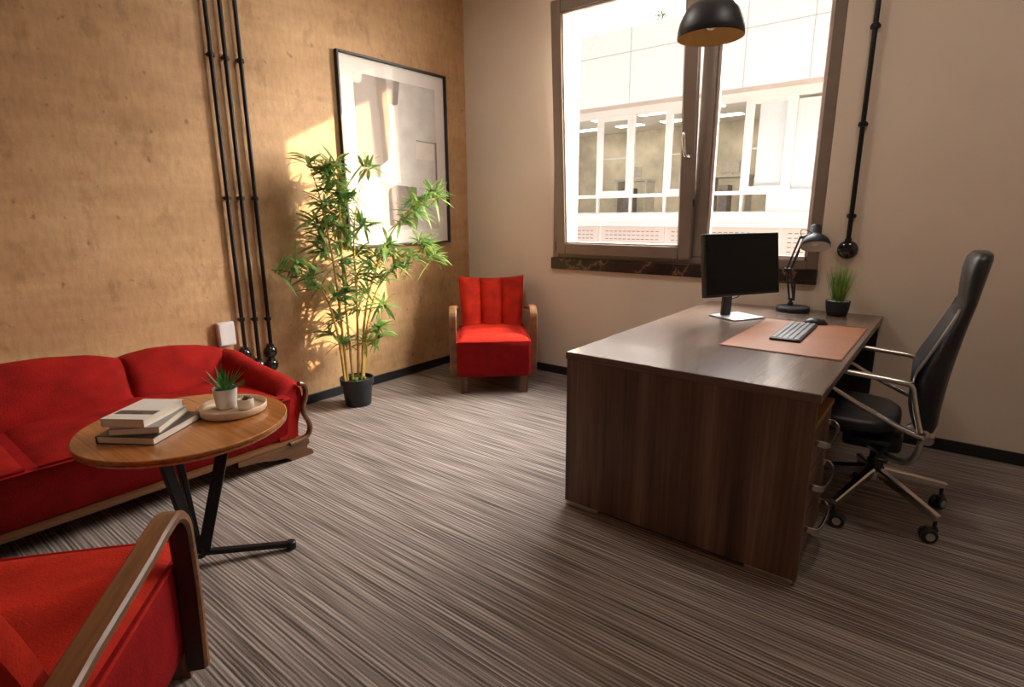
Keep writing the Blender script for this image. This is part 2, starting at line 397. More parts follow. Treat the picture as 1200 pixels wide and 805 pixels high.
for z in (2.343, 1.836, 1.328):
    c = MB(); c.lathe([(.0135, -.013), (.021, -.013), (.021, .013), (.0135, .013)], 18, (0, -.030, z - 1.13)); c.box(-.025, .025, -.034, -.012, z - 1.139, z - 1.121, .003, 1); c.box(-.009, .009, -.024, 0, z - 1.139, z - 1.121, .002, 1)
    c.build('clamp', 'blackmetal', t)
d = MB(); dome(d, (0, 0, 0), 'Y', .056); d.box(-.018, .018, -.042, 0, .035, .07, .006, 2); d.build('junction_box', 'blackgloss', t)
t = thing('wall_socket', 'white square surface box on the ochre wall above the sofa back', 'socket', (0, -2.318, .622))
MB().box(0, .042, -.052, .052, -.075, .075, .006, 2).build('box_body', 'white_plastic', t)
MB().box(.042, .046, -.046, .046, -.068, .068, .002, 1).build('cover_plate', 'white_plastic', t)

# ------------------------------------------------------------------ framed picture
y0, y1, z0, z1 = -1.345, -.272, 1.112, 2.482
pic = thing('framed_picture', 'large abstract print in a thin black frame beside the window wall', 'picture', (0, (y0 + y1) / 2, z0))
hw, hh = (y1 - y0) / 2, z1 - z0; fb = .016
f = MB()
f.box(.004, .040, -hw, -hw + fb, 0, hh, .002, 1).box(.004, .040, hw - fb, hw, 0, hh, .002, 1).box(.004, .040, -hw + fb, hw - fb, 0, fb, .002, 1).box(.004, .040, -hw + fb, hw - fb, hh - fb, hh, .002, 1)
f.build('frame', 'frame_black', pic)
MB().box(.005, .014, -hw + fb, hw - fb, fb, hh - fb).build('mat_board', 'mat_board', pic, 0)
p = MB(); pw0, pw1, pz0, pz1 = -.392, .418, .123, 1.248
X0 = .014
def patch(mi, poly, lift):
    p.mi = mi; p.prism([(pw0 + u * (pw1 - pw0), pz0 + v * (pz1 - pz0)) for u, v in poly], 'X', X0, X0 + lift)
patch(0, [(0, 0), (1, 0), (1, 1), (0, 1)], .0008)
patch(3, [(.50, .0), (1, 0), (1, 1), (.50, 1)], .0012)
patch(2, [(0, .352), (.243, .356), (.25, .43), (.36, .48), (.40, .84), (.46, .84), (.46, 1), (.10, 1), (.095, .965), (.07, .94), (.03, .935), (0, .945)], .0013)
patch(1, [(.45, .84), (.50, .85), (.535, 1), (.45, 1)], .0016)
patch(5, [(.245, .356), (.25, .43), (.36, .48), (.40, .84), (.46, .84), (.50, .33), (.33, .33)], .0018)
patch(4, [(.33, .03), (.33, .24)] + [(.45 + .12 * math.cos(R(a)), .25 + .06 * math.sin(R(a))) for a in range(170, 80, -15)] + [(.70, .30), (.70, .03)], .0021)
patch(4, [(.975, .16), (1, .16), (1, .63), (.975, .63)], .0021)
patch(1, [(.72, .625), (.99, .618), (.99, .625), (.72, .632)], .0022)
patch(0, [(.70, .50), (.97, .50), (.97, .62), (.72, .615)], .0020)
p.build('print', ['lichen', 'p_brown', 'p_sand', 'p_grey', 'p_dark', 'p_white'], pic, 0)
MB().box(.026, .028, -hw + fb, hw - fb, fb, hh - fb).build('glass_pane', 'frameglass', pic, 0)

# ------------------------------------------------------------------ armchairs
def ribbon_sec(w, t): return [(-w, -t), (w, -t), (w, t), (-w, t)]
def rsec(w, t, c=.35):
    k = min(w, t) * c
    return [(-w + k, -t), (w - k, -t), (w, -t + k), (w, t - k), (w - k, t), (-w + k, t), (-w, t - k), (-w, -t + k)]
def make_armchair(dp=0., ah=0.):
    """front faces local +Y, origin on the floor under the middle of the front edge"""
    root = thing('armchair', 'red velvet armchair in the corner under the framed picture', 'armchair')
    b = MB(); rings = []
    for z, gx, fy in ((.135, .268, -.022), (.15, .280, -.008), (.20, .284, -.004), (.36, .284, 0), (.405, .282, 0), (.418, .276, -.006)):
        rings.append([(-gx + .02, fy, z), (gx - .02, fy, z), (gx, fy - .02, z), (gx, -.64 - dp, z), (gx - .02, -.66 - dp, z), (-gx + .02, -.66 - dp, z), (-gx, -.64 - dp, z), (-gx, fy - .02, z)])
    b.loft(rings); b.build('seat_base', 'velvet_shaded', root)
    def top(u, v):
        x = -.275 + .55 * u; y = -.002 - (.60 + dp) * v
        e = min(1, min(u, 1 - u) / .13, v / .16) ; e = 1 - (1 - e) ** 2.2
        return (x * (1 - .02 * v), y - .012 * (1 - e), .412 + .042 * e * (1 - .25 * abs(2 * u - 1) ** 2))
    c = MB(); c.grid(top, 28, 24); c.build('seat_cushion', 'velvet', root, 80)
    pp = [(-.278, -.60 - dp, .413), (-.278, -.30, .413), (-.278, -.03, .413), (-.268, -.004, .413), (-.1, .001, .413), (.1, .001, .413), (.268, -.004, .413), (.278, -.03, .413), (.278, -.30, .413), (.278, -.60 - dp, .413)]
    MB().tube(spline(pp, 6), .0042, 8).build('piping', 'velvet', root)
    def back(u, v, front=True):
        w = .247 + .030 * v
        x = (2 * u - 1) * w
        z = .405 + v * (.418 + .024 * abs(2 * u - 1) ** 2)
        y = -.525 - dp - (.125 + .6 * dp) * v - .02 * v * v + .015 * math.sin(PI * v)
        k = (u * 3) % 1. if u < 1 else 1.
        bulge = .046 * (1 - abs(2 * k - 1) ** 3.2) * min(1, (1 - v) / .06 + .12) * min(1, v / .03 + .3)
        y -= .035 * (2 * u - 1) ** 2 * -1 * .6
        return (x, y + bulge, z) if front else (x * .99, y - .075 + .03 * abs(2 * u - 1) ** 3, z - .01)
    bk = MB(); nu, nv = 72, 20
    F = [[bk.bm.verts.new(Vector(back(i / nu, j / nv))) for j in range(nv + 1)] for i in range(nu + 1)]
    B = [[bk.bm.verts.new(Vector(back(i / nu, j / nv, False))) for j in range(nv + 1)] for i in range(nu + 1)]
    for g in (F, B):
        for i in range(nu):
            for j in range(nv): bk.bm.faces.new((g[i][j], g[i + 1][j], g[i + 1][j + 1], g[i][j + 1]))
    for i in range(nu):
        for j in (0, nv): bk.bm.faces.new((F[i][j], F[i + 1][j], B[i + 1][j], B[i][j]))
    for j in range(nv):
        for i in (0, nu): bk.bm.faces.new((F[i][j], F[i][j + 1], B[i][j + 1], B[i][j]))
    bk.build('backrest', 'velvet', root, 55)
    for s in (-1, 1):
        path = [(-.165, .105), (-.152, .21), (-.142, .33), (-.140, .45 - ah)] + arc((-.222, .555 - ah), .082, 8, 86, 9) + [(-.29, .633 - ah), (-.38, .622 - ah), (-.48, .606 - ah * .8), (-.60 - .5 * dp, .586 - ah * .6), (-.70 - dp, .562 - ah * .5)]
        P = [(s * .312, a, z) for a, z in path]
        a = MB(); a.tube(P, 1., sec=rsec(.030, .014, .45), up=(1, 0, 0)); arm = a.build('armrest', 'bent', root, 35)
        q = MB(); q.tube([(s * .312, y - .0145, z) for y, z in path[:4]] + [(s * .312, c_[0], c_[1]) for c_ in arc((-.222, .555 - ah), .0665, 8, 86, 9)] + [(s * .312, y, z - .0155) for y, z in path[14:]], 1., sec=rsec(.023, .0022, .3), up=(1, 0, 0))
        q.build('inner_lacquer', 'lacquer', arm, 35)
    for sx in (-1, 1):
        for y in (-.030, -.610 - dp):
            l = MB(); w0, w1 = .026, .030
            l.loft([[(sx * .232 + a * w, y - .028 + c * w, z) for a, c in ((-1, -1), (1, -1), (1, 1), (-1, 1))] for z, w in ((0, w0), (.15, w1))])
            l.build('leg', 'legwood', root, 30)
    return root
def facing(fx, fy): return math.atan2(fy, fx) - PI / 2
chairA = make_armchair(); chairA['group'] = 'red velvet armchairs'
chairA.location = (.955, -.781, 0); chairA.rotation_euler.z = facing(.665, -.746)
chairB = make_armchair(.10, .042); chairB['group'] = 'red velvet armchairs'
chairB.location = (1.744, -3.560, 0); chairB.rotation_euler.z = R(140.5 - 90)
chairB['label'] = 'red velvet armchair drawn up to the round table opposite the sofa'

# ------------------------------------------------------------------ sofa
SY0, SY1 = -4.70, -2.33
ym = (SY0 + SY1) / 2
sofa = thing('sofa', 'long red velvet sofa with carved wooden trim against the ochre wall', 'sofa', (.4, ym, 0))
def sx(x): return x - .4
def sy(y): return y - ym
b = MB()
prof = [(.10, .12), (.775, .12), (.795, .14), (.835, .26), (.865, .36), (.872, .380), (.860, .392), (.10, .392)]
b.prism([(sx(x), z) for x, z in prof], 'Y', sy(SY0 + .06), sy(SY1 - .07)); b.build('seat_base', 'velvet_shaded', sofa, 30)
def cushion(ya, yb):
    def top(u, v):
        e = min(1, min(u, 1 - u) / .10, min(1 - v, 1) / .22); e = 1 - (1 - max(e, 0)) ** 2.2
        x = .20 + .685 * v + .018 * math.sin(PI * u)
        return (sx(x), sy(ya + (yb - ya) * u), .384 + .024 * e)
    c = MB(); c.grid(top, 36, 24); o = c.build('seat_cushion', 'sofa_velvet_shaded', sofa, 80)
    w = MB(); w.tube(spline([(sx(.874), sy(ya + .02), .397), (sx(.895), sy((ya + yb) / 2), .400), (sx(.874), sy(yb - .02), .397)], 8), .006, 8); w.build('piping', 'velvet_shaded', o)
cushion(-3.50, -2.42); cushion(-4.62, -3.50)
ztop = [(-4.70, .56), (-4.45, .61), (-4.35, .625), (-4.2, .625), (-4.09, .603), (-4.06, .610), (-3.95, .645), (-3.78, .668), (-3.5, .672), (-3.25, .668), (-3.05, .643), (-2.96, .610), (-2.935, .602), (-2.90, .612), (-2.78, .626), (-2.65, .620), (-2.52, .598), (-2.40, .56), (-2.36, .53)]
def backsec(ya, yb):
    rings = []; n = 26
    for i in range(n + 1):
        u = i / n; y = ya + (yb - ya) * u; zt = interp(ztop, y)
        e = min(1, min(u, 1 - u) / .12); e = 1 - (1 - e) ** 2.4; d = .035 * e
        rings.append([(sx(.03), sy(y), .12), (sx(.03), sy(y), zt - .03), (sx(.05), sy(y), zt - .006), (sx(.09), sy(y), zt), (sx(.13 + d * .4), sy(y), zt - .008), (sx(.165 + d * .8), sy(y), zt - .04), (sx(.195 + d), sy(y), zt - .11), (sx(.225 + d), sy(y), zt - .18), (sx(.25 + d), sy(y), .40), (sx(.25), sy(y), .14)])
    b = MB(); b.loft(rings); b.build('backrest', 'sofa_velvet_shaded', sofa, 60)
backsec(-2.935, -2.37); backsec(-4.065, -2.935); backsec(-4.66, -4.065)
for s in (1, -1):
    ye = SY1 if s > 0 else SY0
    rings = []
    for x, zr in ((.06, .545), (.15, .552), (.24, .545), (.35, .520), (.46, .502), (.58, .488), (.70, .470), (.775, .452), (.800, .436)):
        sh = .0 if x < .78 else .012
        o = .035 * max(0, min(1, (x - .1) / .6))            # the arm flares outwards to the front
        sec = [(-.15, .14), (-.15, .36), (-.140, .41), (-.115, zr - .03), (-.085, zr - .004), (-.05, zr), (-.012, zr - .012), (.012, zr - .045), (.018, zr - .085), (.0, zr - .15), (-.02, .22), (-.028, .14)]
        rings.append([(sx(x), sy(ye) + s * (dy + o - (sh if dy > -.05 else 0)), z - sh) for dy, z in sec])
    a = MB(); a.loft(rings); arm = a.build('arm', 'sofa_velvet_shaded', sofa, 60)
    # carved S-shaped wooden facing at the front of the arm
    o = .037
    P = [(-.012, .436), (.014, .424), (.028, .390), (.020, .345), (.003, .30), (.006, .25), (.026, .205), (.034, .165), (.018, .125), (-.03, .108), (-.10, .104)]
    q = MB(); q.tube(spline([(sx(.812), sy(ye) + s * (dy + o - .006), z) for dy, z in P], 5), 1., sec=rsec(.017, .011, .5), up=(1, 0, 0)); q.build('arm_trim', 'sofawood', sofa, 40)
    # carved bracket foot below it
    poly = [(.05, .10), (.052, .072), (.036, .062), (.036, .046), (.060, .030), (.072, .012), (.070, 0), (-.05, 0), (-.075, .014), (-.10, .030), (-.16, .036), (-.21, .052), (-.27, .062), (-.36, .07), (-.36, .10)]
    ft = MB(); ft.prism([(sy(ye) + s * dy, z) for dy, z in poly], 'X', sx(.735), sx(.815)); ft.prism([(sx(x), z) for x, z in ((.735, .10), (.06, .10), (.06, .06), (.10, .06), (.12, 0), (.2, 0), (.24, .05), (.62, .05), (.66, 0), (.735, 0))], 'Y', sy(ye) + s * (-.01), sy(ye) + s * .045)
    ft.build('foot', 'sofawood', sofa, 30)
rl = MB(); rl.prism([(sx(.74), .092), (sx(.80), .092), (sx(.812), .102), (sx(.806), .118), (sx(.785), .128), (sx(.74), .128)], 'Y', sy(SY0 + .02), sy(SY1 - .02)); rl.build('base_rail', 'sofawood', sofa, 30)

# ------------------------------------------------------------------ coffee table and what lies on it
TZ = .60
tb = thing('coffee_table', 'round cherry coffee table on black splayed steel legs', 'table', (1.42, -3.126, 0))
tt = MB(); r = .352
tt.lathe([(r - .03, TZ - .030), (r - .006, TZ - .027), (r - .001, TZ - .022), (r - .001, TZ - .016), (r - .006, TZ - .0145), (r, TZ - .012), (r, TZ - .003), (r - .004, TZ)], 96); tt.build('tabletop', 'tablewood', tb, 30)
hub = MB(); hub.lathe([(.018, .028), (.020, .034), (.020, .062), (.014, .070)], 18, (-.02, -.01, 0)); hub.build('hub', 'blackmetal', tb)
for k, (ang, sr) in enumerate(((55, .155), (178, .12), (293, .115))):
    l = MB(); c, s_ = math.cos(R(ang)), math.sin(R(ang))
    P = [(-.02 + c * sr, -.01 + s_ * sr, TZ - .029), (-.02 + c * .012, -.01 + s_ * .012, .048)]
    l.tube(P, 1., sec=rsec(.010, .022, .3), up=(-s_, c, 0))
    l.tube([(-.02 + c * .0, -.01 + s_ * .0, .046), (-.02 + c * .335, -.01 + s_ * .335, .020)], 1., sec=rsec(.014, .010, .3), up=(-s_, c, 0))
    l.lathe([(.018, 0), (.020, .004), (.020, .030), (.016, .034)], 16, (-.02 + c * .335, -.01 + s_ * .335, 0))
    l.build('leg', 'blackmetal', tb, 30)
def book(label, corner, ang, w, d, z, h, cover, band=False, other=None):
    """corner = front left corner; w runs along the front edge, d to the back"""
    b = thing('book', label, 'book', (corner[0], corner[1], z), R(ang), 'books stacked on the coffee table')
    ct = .0022
    c = MB(); c.box(0, w, 0, d, 0, ct, .0006, 1).box(0, w, 0, d, h - ct, h, .0006, 1).box(0, ct, 0, d, ct, h - ct)
    c.build('cover', cover, b, 30)
    MB().box(ct, w - .004, .004, d - .004, ct, h - ct).build('page_block', 'pages', b, 0)
    if band:
        MB().box(.012, w - .0015, d * .23, d * .40, h, h + .0006).build('cover_band', 'band', b, 0)
    return b
book('black-covered book at the bottom of the coffee table stack', (1.396, -3.404), 33.5, .21, .258, TZ, .027, 'cover_black')
book('grey-covered book in the middle of the coffee table stack', (1.434, -3.377), 46, .165, .228, TZ + .0275, .024, 'cover_grey')
book('white book with a dark cover band on top of the stack', (1.392, -3.381), 35, .155, .215, TZ + .052, .030, 'cover_white', True)
tr = thing('round_tray', 'round cream tray holding two small pots on the coffee table', 'tray', (1.445, -2.960, TZ))
MB().lathe([(.110, 0), (.119, .003), (.1225, .010), (.1235, .028), (.121, .031), (.1175, .029), (.1165, .012), (.112, .009), (.02, .0085)], 64).build('tray_dish', 'tray', tr, 50)
def blade(b, base, d, L, w, droop=.3, n=4, side=None):
    """thin pointed leaf that arches over"""
    d = Vector(d).normalized(); up = Vector((0, 0, 1))
    s_ = d.cross(up)
    if s_.length < .05: s_ = Vector((1, 0, 0))
    s_.normalize()
    if side is not None: s_ = (s_ + Vector(side)).normalized()
    base = Vector(base); pr = None
    for k in range(n + 1):
        t = k / n; c = base + d * L * t + Vector((0, 0, -droop * L * t * t)); ww = w * (math.sin(PI * min(1, .12 + t * .88)) ** .8) if k < n else 0
        if k == n: cur = [b.bm.verts.new(c)]
        else: cur = [b.bm.verts.new(c - s_ * ww / 2), b.bm.verts.new(c + s_ * ww / 2)]
        if pr is not None:
            f = b.bm.faces.new((pr[0], pr[1], cur[1], cur[0]) if len(cur) == 2 else (pr[0], pr[1], cur[0])); f.material_index = b.mi
        pr = cur
def rnd(a, b): return random.uniform(a, b)
sp = thing('succulent_plant', 'spiky green succulent in a pale round pot on the tray', 'plant', (1.405, -2.966, TZ + .0095))
MB().lathe([(.033, 0), (.037, .002), (.0455, .078), (.0455, .081), (.043, .081), (.041, .070)], 40, cap1=False).build('pot', 'ceramic', sp, 50)
MB().lathe([(.0005, .074), (.025, .073), (.0415, .070)], 24, cap0=False, cap1=False).build('soil', 'soil', sp)
l = MB()
for i in range(46):
    a = rnd(0, 2 * PI); e = rnd(.15, 1.45); r_ = .010
    blade(l, (r_ * math.cos(a), r_ * math.sin(a), .072), (math.cos(a) * math.cos(e), math.sin(a) * math.cos(e), math.sin(e)), rnd(.070, .105), rnd(.007, .010), rnd(-.1, .12))
l.build('leaves', 'succulent', sp, 60)
sp = thing('small_succulent', 'tiny brown rosette succulent in a low cream pot on the tray', 'plant', (1.478, -2.925, TZ + .0095))
MB().lathe([(.022, 0), (.028, .004), (.031, .018), (.030, .034), (.027, .041), (.024, .040), (.022, .034), (.001, .033)], 36, cap1=False).build('pot', 'cream', sp, 60)
l = MB()
for i in range(26):
    a = i * 2.4; e = .25 + i * .045
    blade(l, (.004 * math.cos(a), .004 * math.sin(a), .033), (math.cos(a) * math.cos(e), math.sin(a) * math.cos(e), math.sin(e)), .026 - i * .0005, .008, -.1)
l.build('leaves', 'rosette', sp, 60)

# ------------------------------------------------------------------ bamboo
PX, PY = .298, -1.555
bam = thing('bamboo_plant', 'tall artificial bamboo in a black pot against the ochre wall', 'plant', (PX, PY, 0))
MB().lathe([(.088, 0), (.092, .004), (.106, .15), (.107, .158), (.118, .160), (.121, .198), (.121, .204), (.112, .204), (.108, .18)], 48, cap1=False).build('pot', 'pot_black', bam, 40)
MB().lathe([(.0005, .188), (.06, .186), (.110, .182)], 32, cap0=False, cap1=False).build('soil', 'soil', bam)
ms = MB()
for i in range(14):
    a, r_ = rnd(0, 6.28), rnd(0, .055)
    bm = bmesh.new(); bmesh.ops.create_icosphere(bm, subdivisions=2, radius=rnd(.013, .024)); ms._merge(bm, Matrix.Translation((r_ * math.cos(a), r_ * math.sin(a), .192)))
ms.build('moss', 'moss', bam)
CAN = [
    [(.262, -1.610, .18), (.262, -1.640, .9), (.250, -1.695, 1.40), (.235, -1.75, 1.66)],
    [(.280, -1.575, .18), (.288, -1.600, .9), (.290, -1.590, 1.35), (.288, -1.585, 1.67)],
    [(.300, -1.545, .18), (.310, -1.520, .7), (.312, -1.500, 1.25), (.340, -1.415, 1.63)],
    [(.325, -1.530, .18), (.338, -1.475, .65), (.365, -1.350, 1.02), (.410, -1.200, 1.28), (.470, -1.020, 1.43), (.52, -.87, 1.48)],
    [(.315, -1.510, .18), (.330, -1.475, .5), (.355, -1.370, .82), (.42, -1.160, 1.06), (.47, -1.02, 1.10)],
    [(.270, -1.635, .18), (.262, -1.665, .55), (.238, -1.730, .84), (.205, -1.850, .97), (.17, -1.97, 1.01)],
]
CLU = [(0.23, -1.76, 1.7), (0.26, -1.65, 1.66), (0.29, -1.58, 1.69), (0.34, -1.41, 1.67), (0.26, -1.66, 1.59), (0.29, -1.57, 1.57), (0.25, -1.69, 1.43), (0.28, -1.6, 1.48), (0.31, -1.51, 1.48), (0.24, -1.72, 1.32), (0.27, -1.63, 1.38), (0.3, -1.54, 1.36), (0.32, -1.47, 1.29), (0.28, -1.59, 1.27), (0.25, -1.69, 1.11), (0.27, -1.63, 1.06), (0.25, -1.71, 1.18), (0.38, -1.29, 1.14), (0.4, -1.22, 1.09), (0.36, -1.34, 1.07), (0.34, -1.4, 1.0), (0.39, -1.25, 0.99), (0.37, -1.33, 0.92), (0.32, -1.48, 0.93), (0.28, -1.6, 0.86), (0.23, -1.76, 0.88), (0.26, -1.67, 0.8), (0.21, -1.82, 0.95), (0.19, -1.9, 1.05), (0.16, -1.98, 1.01), (0.34, -1.41, 0.82), (0.36, -1.36, 0.72), (0.32, -1.49, 0.71), (0.27, -1.64, 0.65), (0.25, -1.69, 0.55), (0.27, -1.63, 0.47), (0.34, -1.42, 0.57), (0.35, -1.38, 0.49), (0.33, -1.43, 0.44), (0.43, -1.12, 1.39), (0.41, -1.18, 1.32), (0.47, -1.01, 1.44), (0.48, -0.98, 1.51), (0.52, -0.85, 1.49), (0.44, -1.09, 1.46), (0.47, -1.0, 1.13), (0.48, -0.98, 1.05), (0.45, -1.05, 1.16), (0.43, -1.14, 1.06), (0.3, -1.53, 1.17), (0.33, -1.44, 1.1),
       (.25, -1.66, 1.51), (.30, -1.55, 1.42), (.27, -1.60, 1.30), (.29, -1.62, 1.63), (.24, -1.70, 1.25)]
paths = [spline(c, 12) for c in CAN]
leafsets = [MB() for _ in CAN]; twigs = [[] for _ in CAN]
for q in CLU:
    q = Vector(q)
    best = min(((p - (q - Vector((0, 0, .07)))).length, i, j) for i, pa in enumerate(paths) for j, p in enumerate(pa))
    i, j = best[1], best[2]; st = paths[i][j]
    q = q + Vector((rnd(-.06, .07), 0, 0)); q.x = max(q.x, .11)
    twigs[i].append([st, st.lerp(q, .5) + Vector((0, 0, .012)), q])
    out = (q - st); out.z = 0
    for k in range(random.randint(20, 28)):
        a = rnd(0, 2 * PI); e = rnd(-.35, .9)
        d = Vector((math.cos(a) * math.cos(e) * .8, math.sin(a) * math.cos(e), math.sin(e)))
        if out.length > .02: d += out.normalized() * .55
        base = q + Vector((rnd(-.02, .02), rnd(-.02, .02), rnd(-.03, .02)))
        L = rnd(.12, .19)
        d.normalize()
        if base.x + d.x * L < .02: d.x = abs(d.x) * .4
        if base.y + d.y * L < -2.0: d.y = abs(d.y) * .5
        blade(leafsets[i], base - Vector((PX, PY, 0)), d, L, rnd(.019, .028), rnd(.1, .5), 4, (rnd(-.5, .5), rnd(-.5, .5), rnd(-.5, .5)))
for i, pa in enumerate(paths):
    c = MB(); n = len(pa)
    c.tube([p - Vector((PX, PY, 0)) for p in pa], [.0095 * (1 - .75 * (k / (n - 1)) ** 1.3) for k in range(n)], 8)
    for k in range(3, n - 8, 5):
        p0 = pa[k] - Vector((PX, PY, 0)); t_ = (pa[k + 1] - pa[k - 1]).normalized() * .004; rr = .0095 * (1 - .75 * (k / (n - 1)) ** 1.3) + .0016
        c.tube([p0 - t_, p0 + t_], rr, 8)
    for tw in twigs[i]: c.tube([p - Vector((PX, PY, 0)) for p in tw], [.0028, .0022, .0014], 5)
    o = c.build('cane', 'cane', bam)
    leafsets[i].build('leaves', 'leaf', o, 60)

# ------------------------------------------------------------------ desk
DX0, DX1, DY0, DY1, DH = 2.293, 3.315, -1.862, -.006, .75
desk = thing('office_desk', 'large dark walnut desk standing under the window', 'desk', ((DX0 + DX1) / 2, (DY0 + DY1) / 2, 0))
cx, cy = (DX0 + DX1) / 2, (DY0 + DY1) / 2
dw, dl = (DX1 - DX0) / 2, (DY1 - DY0) / 2
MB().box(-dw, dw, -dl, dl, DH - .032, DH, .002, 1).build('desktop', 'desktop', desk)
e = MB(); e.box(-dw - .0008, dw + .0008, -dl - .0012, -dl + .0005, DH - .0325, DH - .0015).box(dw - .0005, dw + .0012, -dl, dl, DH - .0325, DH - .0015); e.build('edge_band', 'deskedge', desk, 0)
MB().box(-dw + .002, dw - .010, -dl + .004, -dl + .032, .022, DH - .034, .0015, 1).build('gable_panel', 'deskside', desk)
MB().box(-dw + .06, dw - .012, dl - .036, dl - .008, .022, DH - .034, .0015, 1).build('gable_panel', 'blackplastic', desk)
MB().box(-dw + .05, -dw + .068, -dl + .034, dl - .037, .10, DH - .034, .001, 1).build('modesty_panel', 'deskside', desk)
for x, y in ((-dw + .09, -dl + .018), (dw - .11, -dl + .018), (-dw + .14, dl - .022), (dw - .11, dl - .022)):
    MB().box(x - .085, x + .085, y - .013, y + .013, 0, .0225, .003, 1).build('foot_glide', 'steel', desk)
pd = thing('drawer_unit', 'three-drawer wooden pedestal under the near end of the desk', 'drawers', (3.05, -1.59, 0))
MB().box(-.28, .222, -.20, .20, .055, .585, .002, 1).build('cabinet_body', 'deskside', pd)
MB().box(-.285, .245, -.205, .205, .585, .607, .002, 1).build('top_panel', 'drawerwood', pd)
for z in (.065, .240, .415):
    dr = MB().box(.222, .240, -.197, .197, z, z + .165, .002, 1).build('drawer', 'deskside', pd)
    hb = MB(); hb.tube(spline([(.240, -.135, z + .112), (.262, -.133, z + .108), (.283, -.10, z + .098), (.288, 0, z + .092), (.283, .10, z + .098), (.262, .133, z + .108), (.240, .135, z + .112)], 5), 1., sec=rsec(.012, .0045, .4), up=(0, 0, 1)); hb.build('handle', 'chrome', dr)
for x in (-.22, .17):
    for y in (-.15, .15):
        MB().lathe([(.02, 0), (.024, .004), (.024, .042), (.018, .046), (.010, .057)], 16, (x, y, 0)).build('caster', 'blackplastic', pd)

# desk mat, keyboard, mouse
dm = thing('desk_mat', 'tan leather desk mat lying on the walnut desk', 'desk mat', (3.042, -.905, DH))
b = MB(); w, l_, r_ = .252, .425, .018
pts = []
for cx_, cy_, a0 in ((w - r_, l_ - r_, 0), (-w + r_, l_ - r_, 90), (-w + r_, -l_ + r_, 180), (w - r_, -l_ + r_, 270)):
    pts += [(cx_ + r_ * math.cos(R(a0 + k * 15)), cy_ + r_ * math.sin(R(a0 + k * 15))) for k in range(7)]
b.prism(pts, 'Z', 0, .0035); b.build('leather_sheet', 'tan', dm, 30)
s_ = MB()
for off, wd in ((.004, .0025),):
    q = [(x * (1 - off / w), y * (1 - off / l_), .0033) for x, y in pts]; s_.tube(q + [q[0]], wd * .8, 6)
s_.build('stitched_edge', 'tan_edge', dm)
MB().box(-w + .012, w - .012, l_ - .026, l_ - .020, .0033, .0055, .001, 1).build('crease_strip', 'tan_edge', dm)
kb = thing('keyboard', 'slim grey keyboard lying on the tan desk mat', 'keyboard', (3.012, -.838, DH + .0038), R(1.5))
MB().box(-.068, .068, -.245, .245, 0, .012, .004, 2).build('keyboard_base', 'blackplastic', kb)
k_ = MB()
for i in range(5):
    for j in range(15):
        if i == 4 and 4 <= j <= 8:
            if j == 4: k_.box(-.060 + i * .0245, -.040 + i * .0245, -.2375 + 4 * .0317, -.2375 + 8 * .0317 + .029, .012, .0155, .002, 1)
            continue
        k_.box(-.060 + i * .0245, -.040 + i * .0245, -.2375 + j * .0317, -.2375 + j * .0317 + .029, .012, .0155, .002, 1)
k_.build('keys', 'key', kb, 30)
mo = thing('computer_mouse', 'black computer mouse beside the keyboard on the desk mat', 'mouse', (3.052, -.530, DH + .0038), R(24))
m_ = MB(); rings = []
for i in range(13):
    t_ = i / 12; x = -.056 + .112 * t_; ww = .033 * (math.sin(PI * (.06 + .88 * t_)) ** .45); hh_ = .036 * (math.sin(PI * (.07 + .86 * t_)) ** .6) * (1.06 - .25 * t_)
    rings.append([(x, ww * math.cos(R(a)), max(0, hh_ * math.sin(R(a)) ** .8) if 0 < a < 180 else 0) for a in range(0, 181, 15)])
m_.loft(rings); m_.build('mouse_shell', 'blackplastic', mo, 60)
MB().tube([(.030, 0, .024), (.044, 0, .020)], .0045, 8).build('scroll_wheel', 'mesh', mo)

# monitor
mn = thing('monitor', 'black flat computer monitor on a silver square foot', 'monitor', (2.632, -.545, DH), .498 - PI / 2 + PI / 2)
# local +X = the way the screen faces, local +Y = along its width
mn.rotation_euler.z = -.498
Mt = Matrix.Translation((.066, -.045, .317)) @ Matrix.Rotation(-.14, 4, 'Y')
MB().box(-.035, .0, -.275, .275, -.175, .175, .006, 2, M4=Mt).build('screen_housing', 'blackplastic', mn)
MB().box(-.0005, .0015, -.268, .268, -.160, .168, M4=Mt).build('display_panel', 'screen', mn, 0)
MB().box(-.070, -.034, -.16, .16, -.12, .10, .02, 3, M4=Mt).build('back_cover', 'blackplastic', mn)
MB().tube([(-.055, -.03, .008), (-.050, -.03, .20), (-.030, -.04, .31)], 1., sec=rsec(.032, .014, .4), up=(0, 1, 0)).build('stand_neck', 'blackplastic', mn)
MB().box(-.105, .105, -.115, .115, 0, .009, .003, 2).build('stand_base', 'foot_grey', mn)
MB().tube(spline([(-.06, .03, .17), (-.05, .065, .12), (-.06, .02, .10), (-.066, -.02, .09)], 6), .003, 6).build('cable', 'blackplastic', mn)

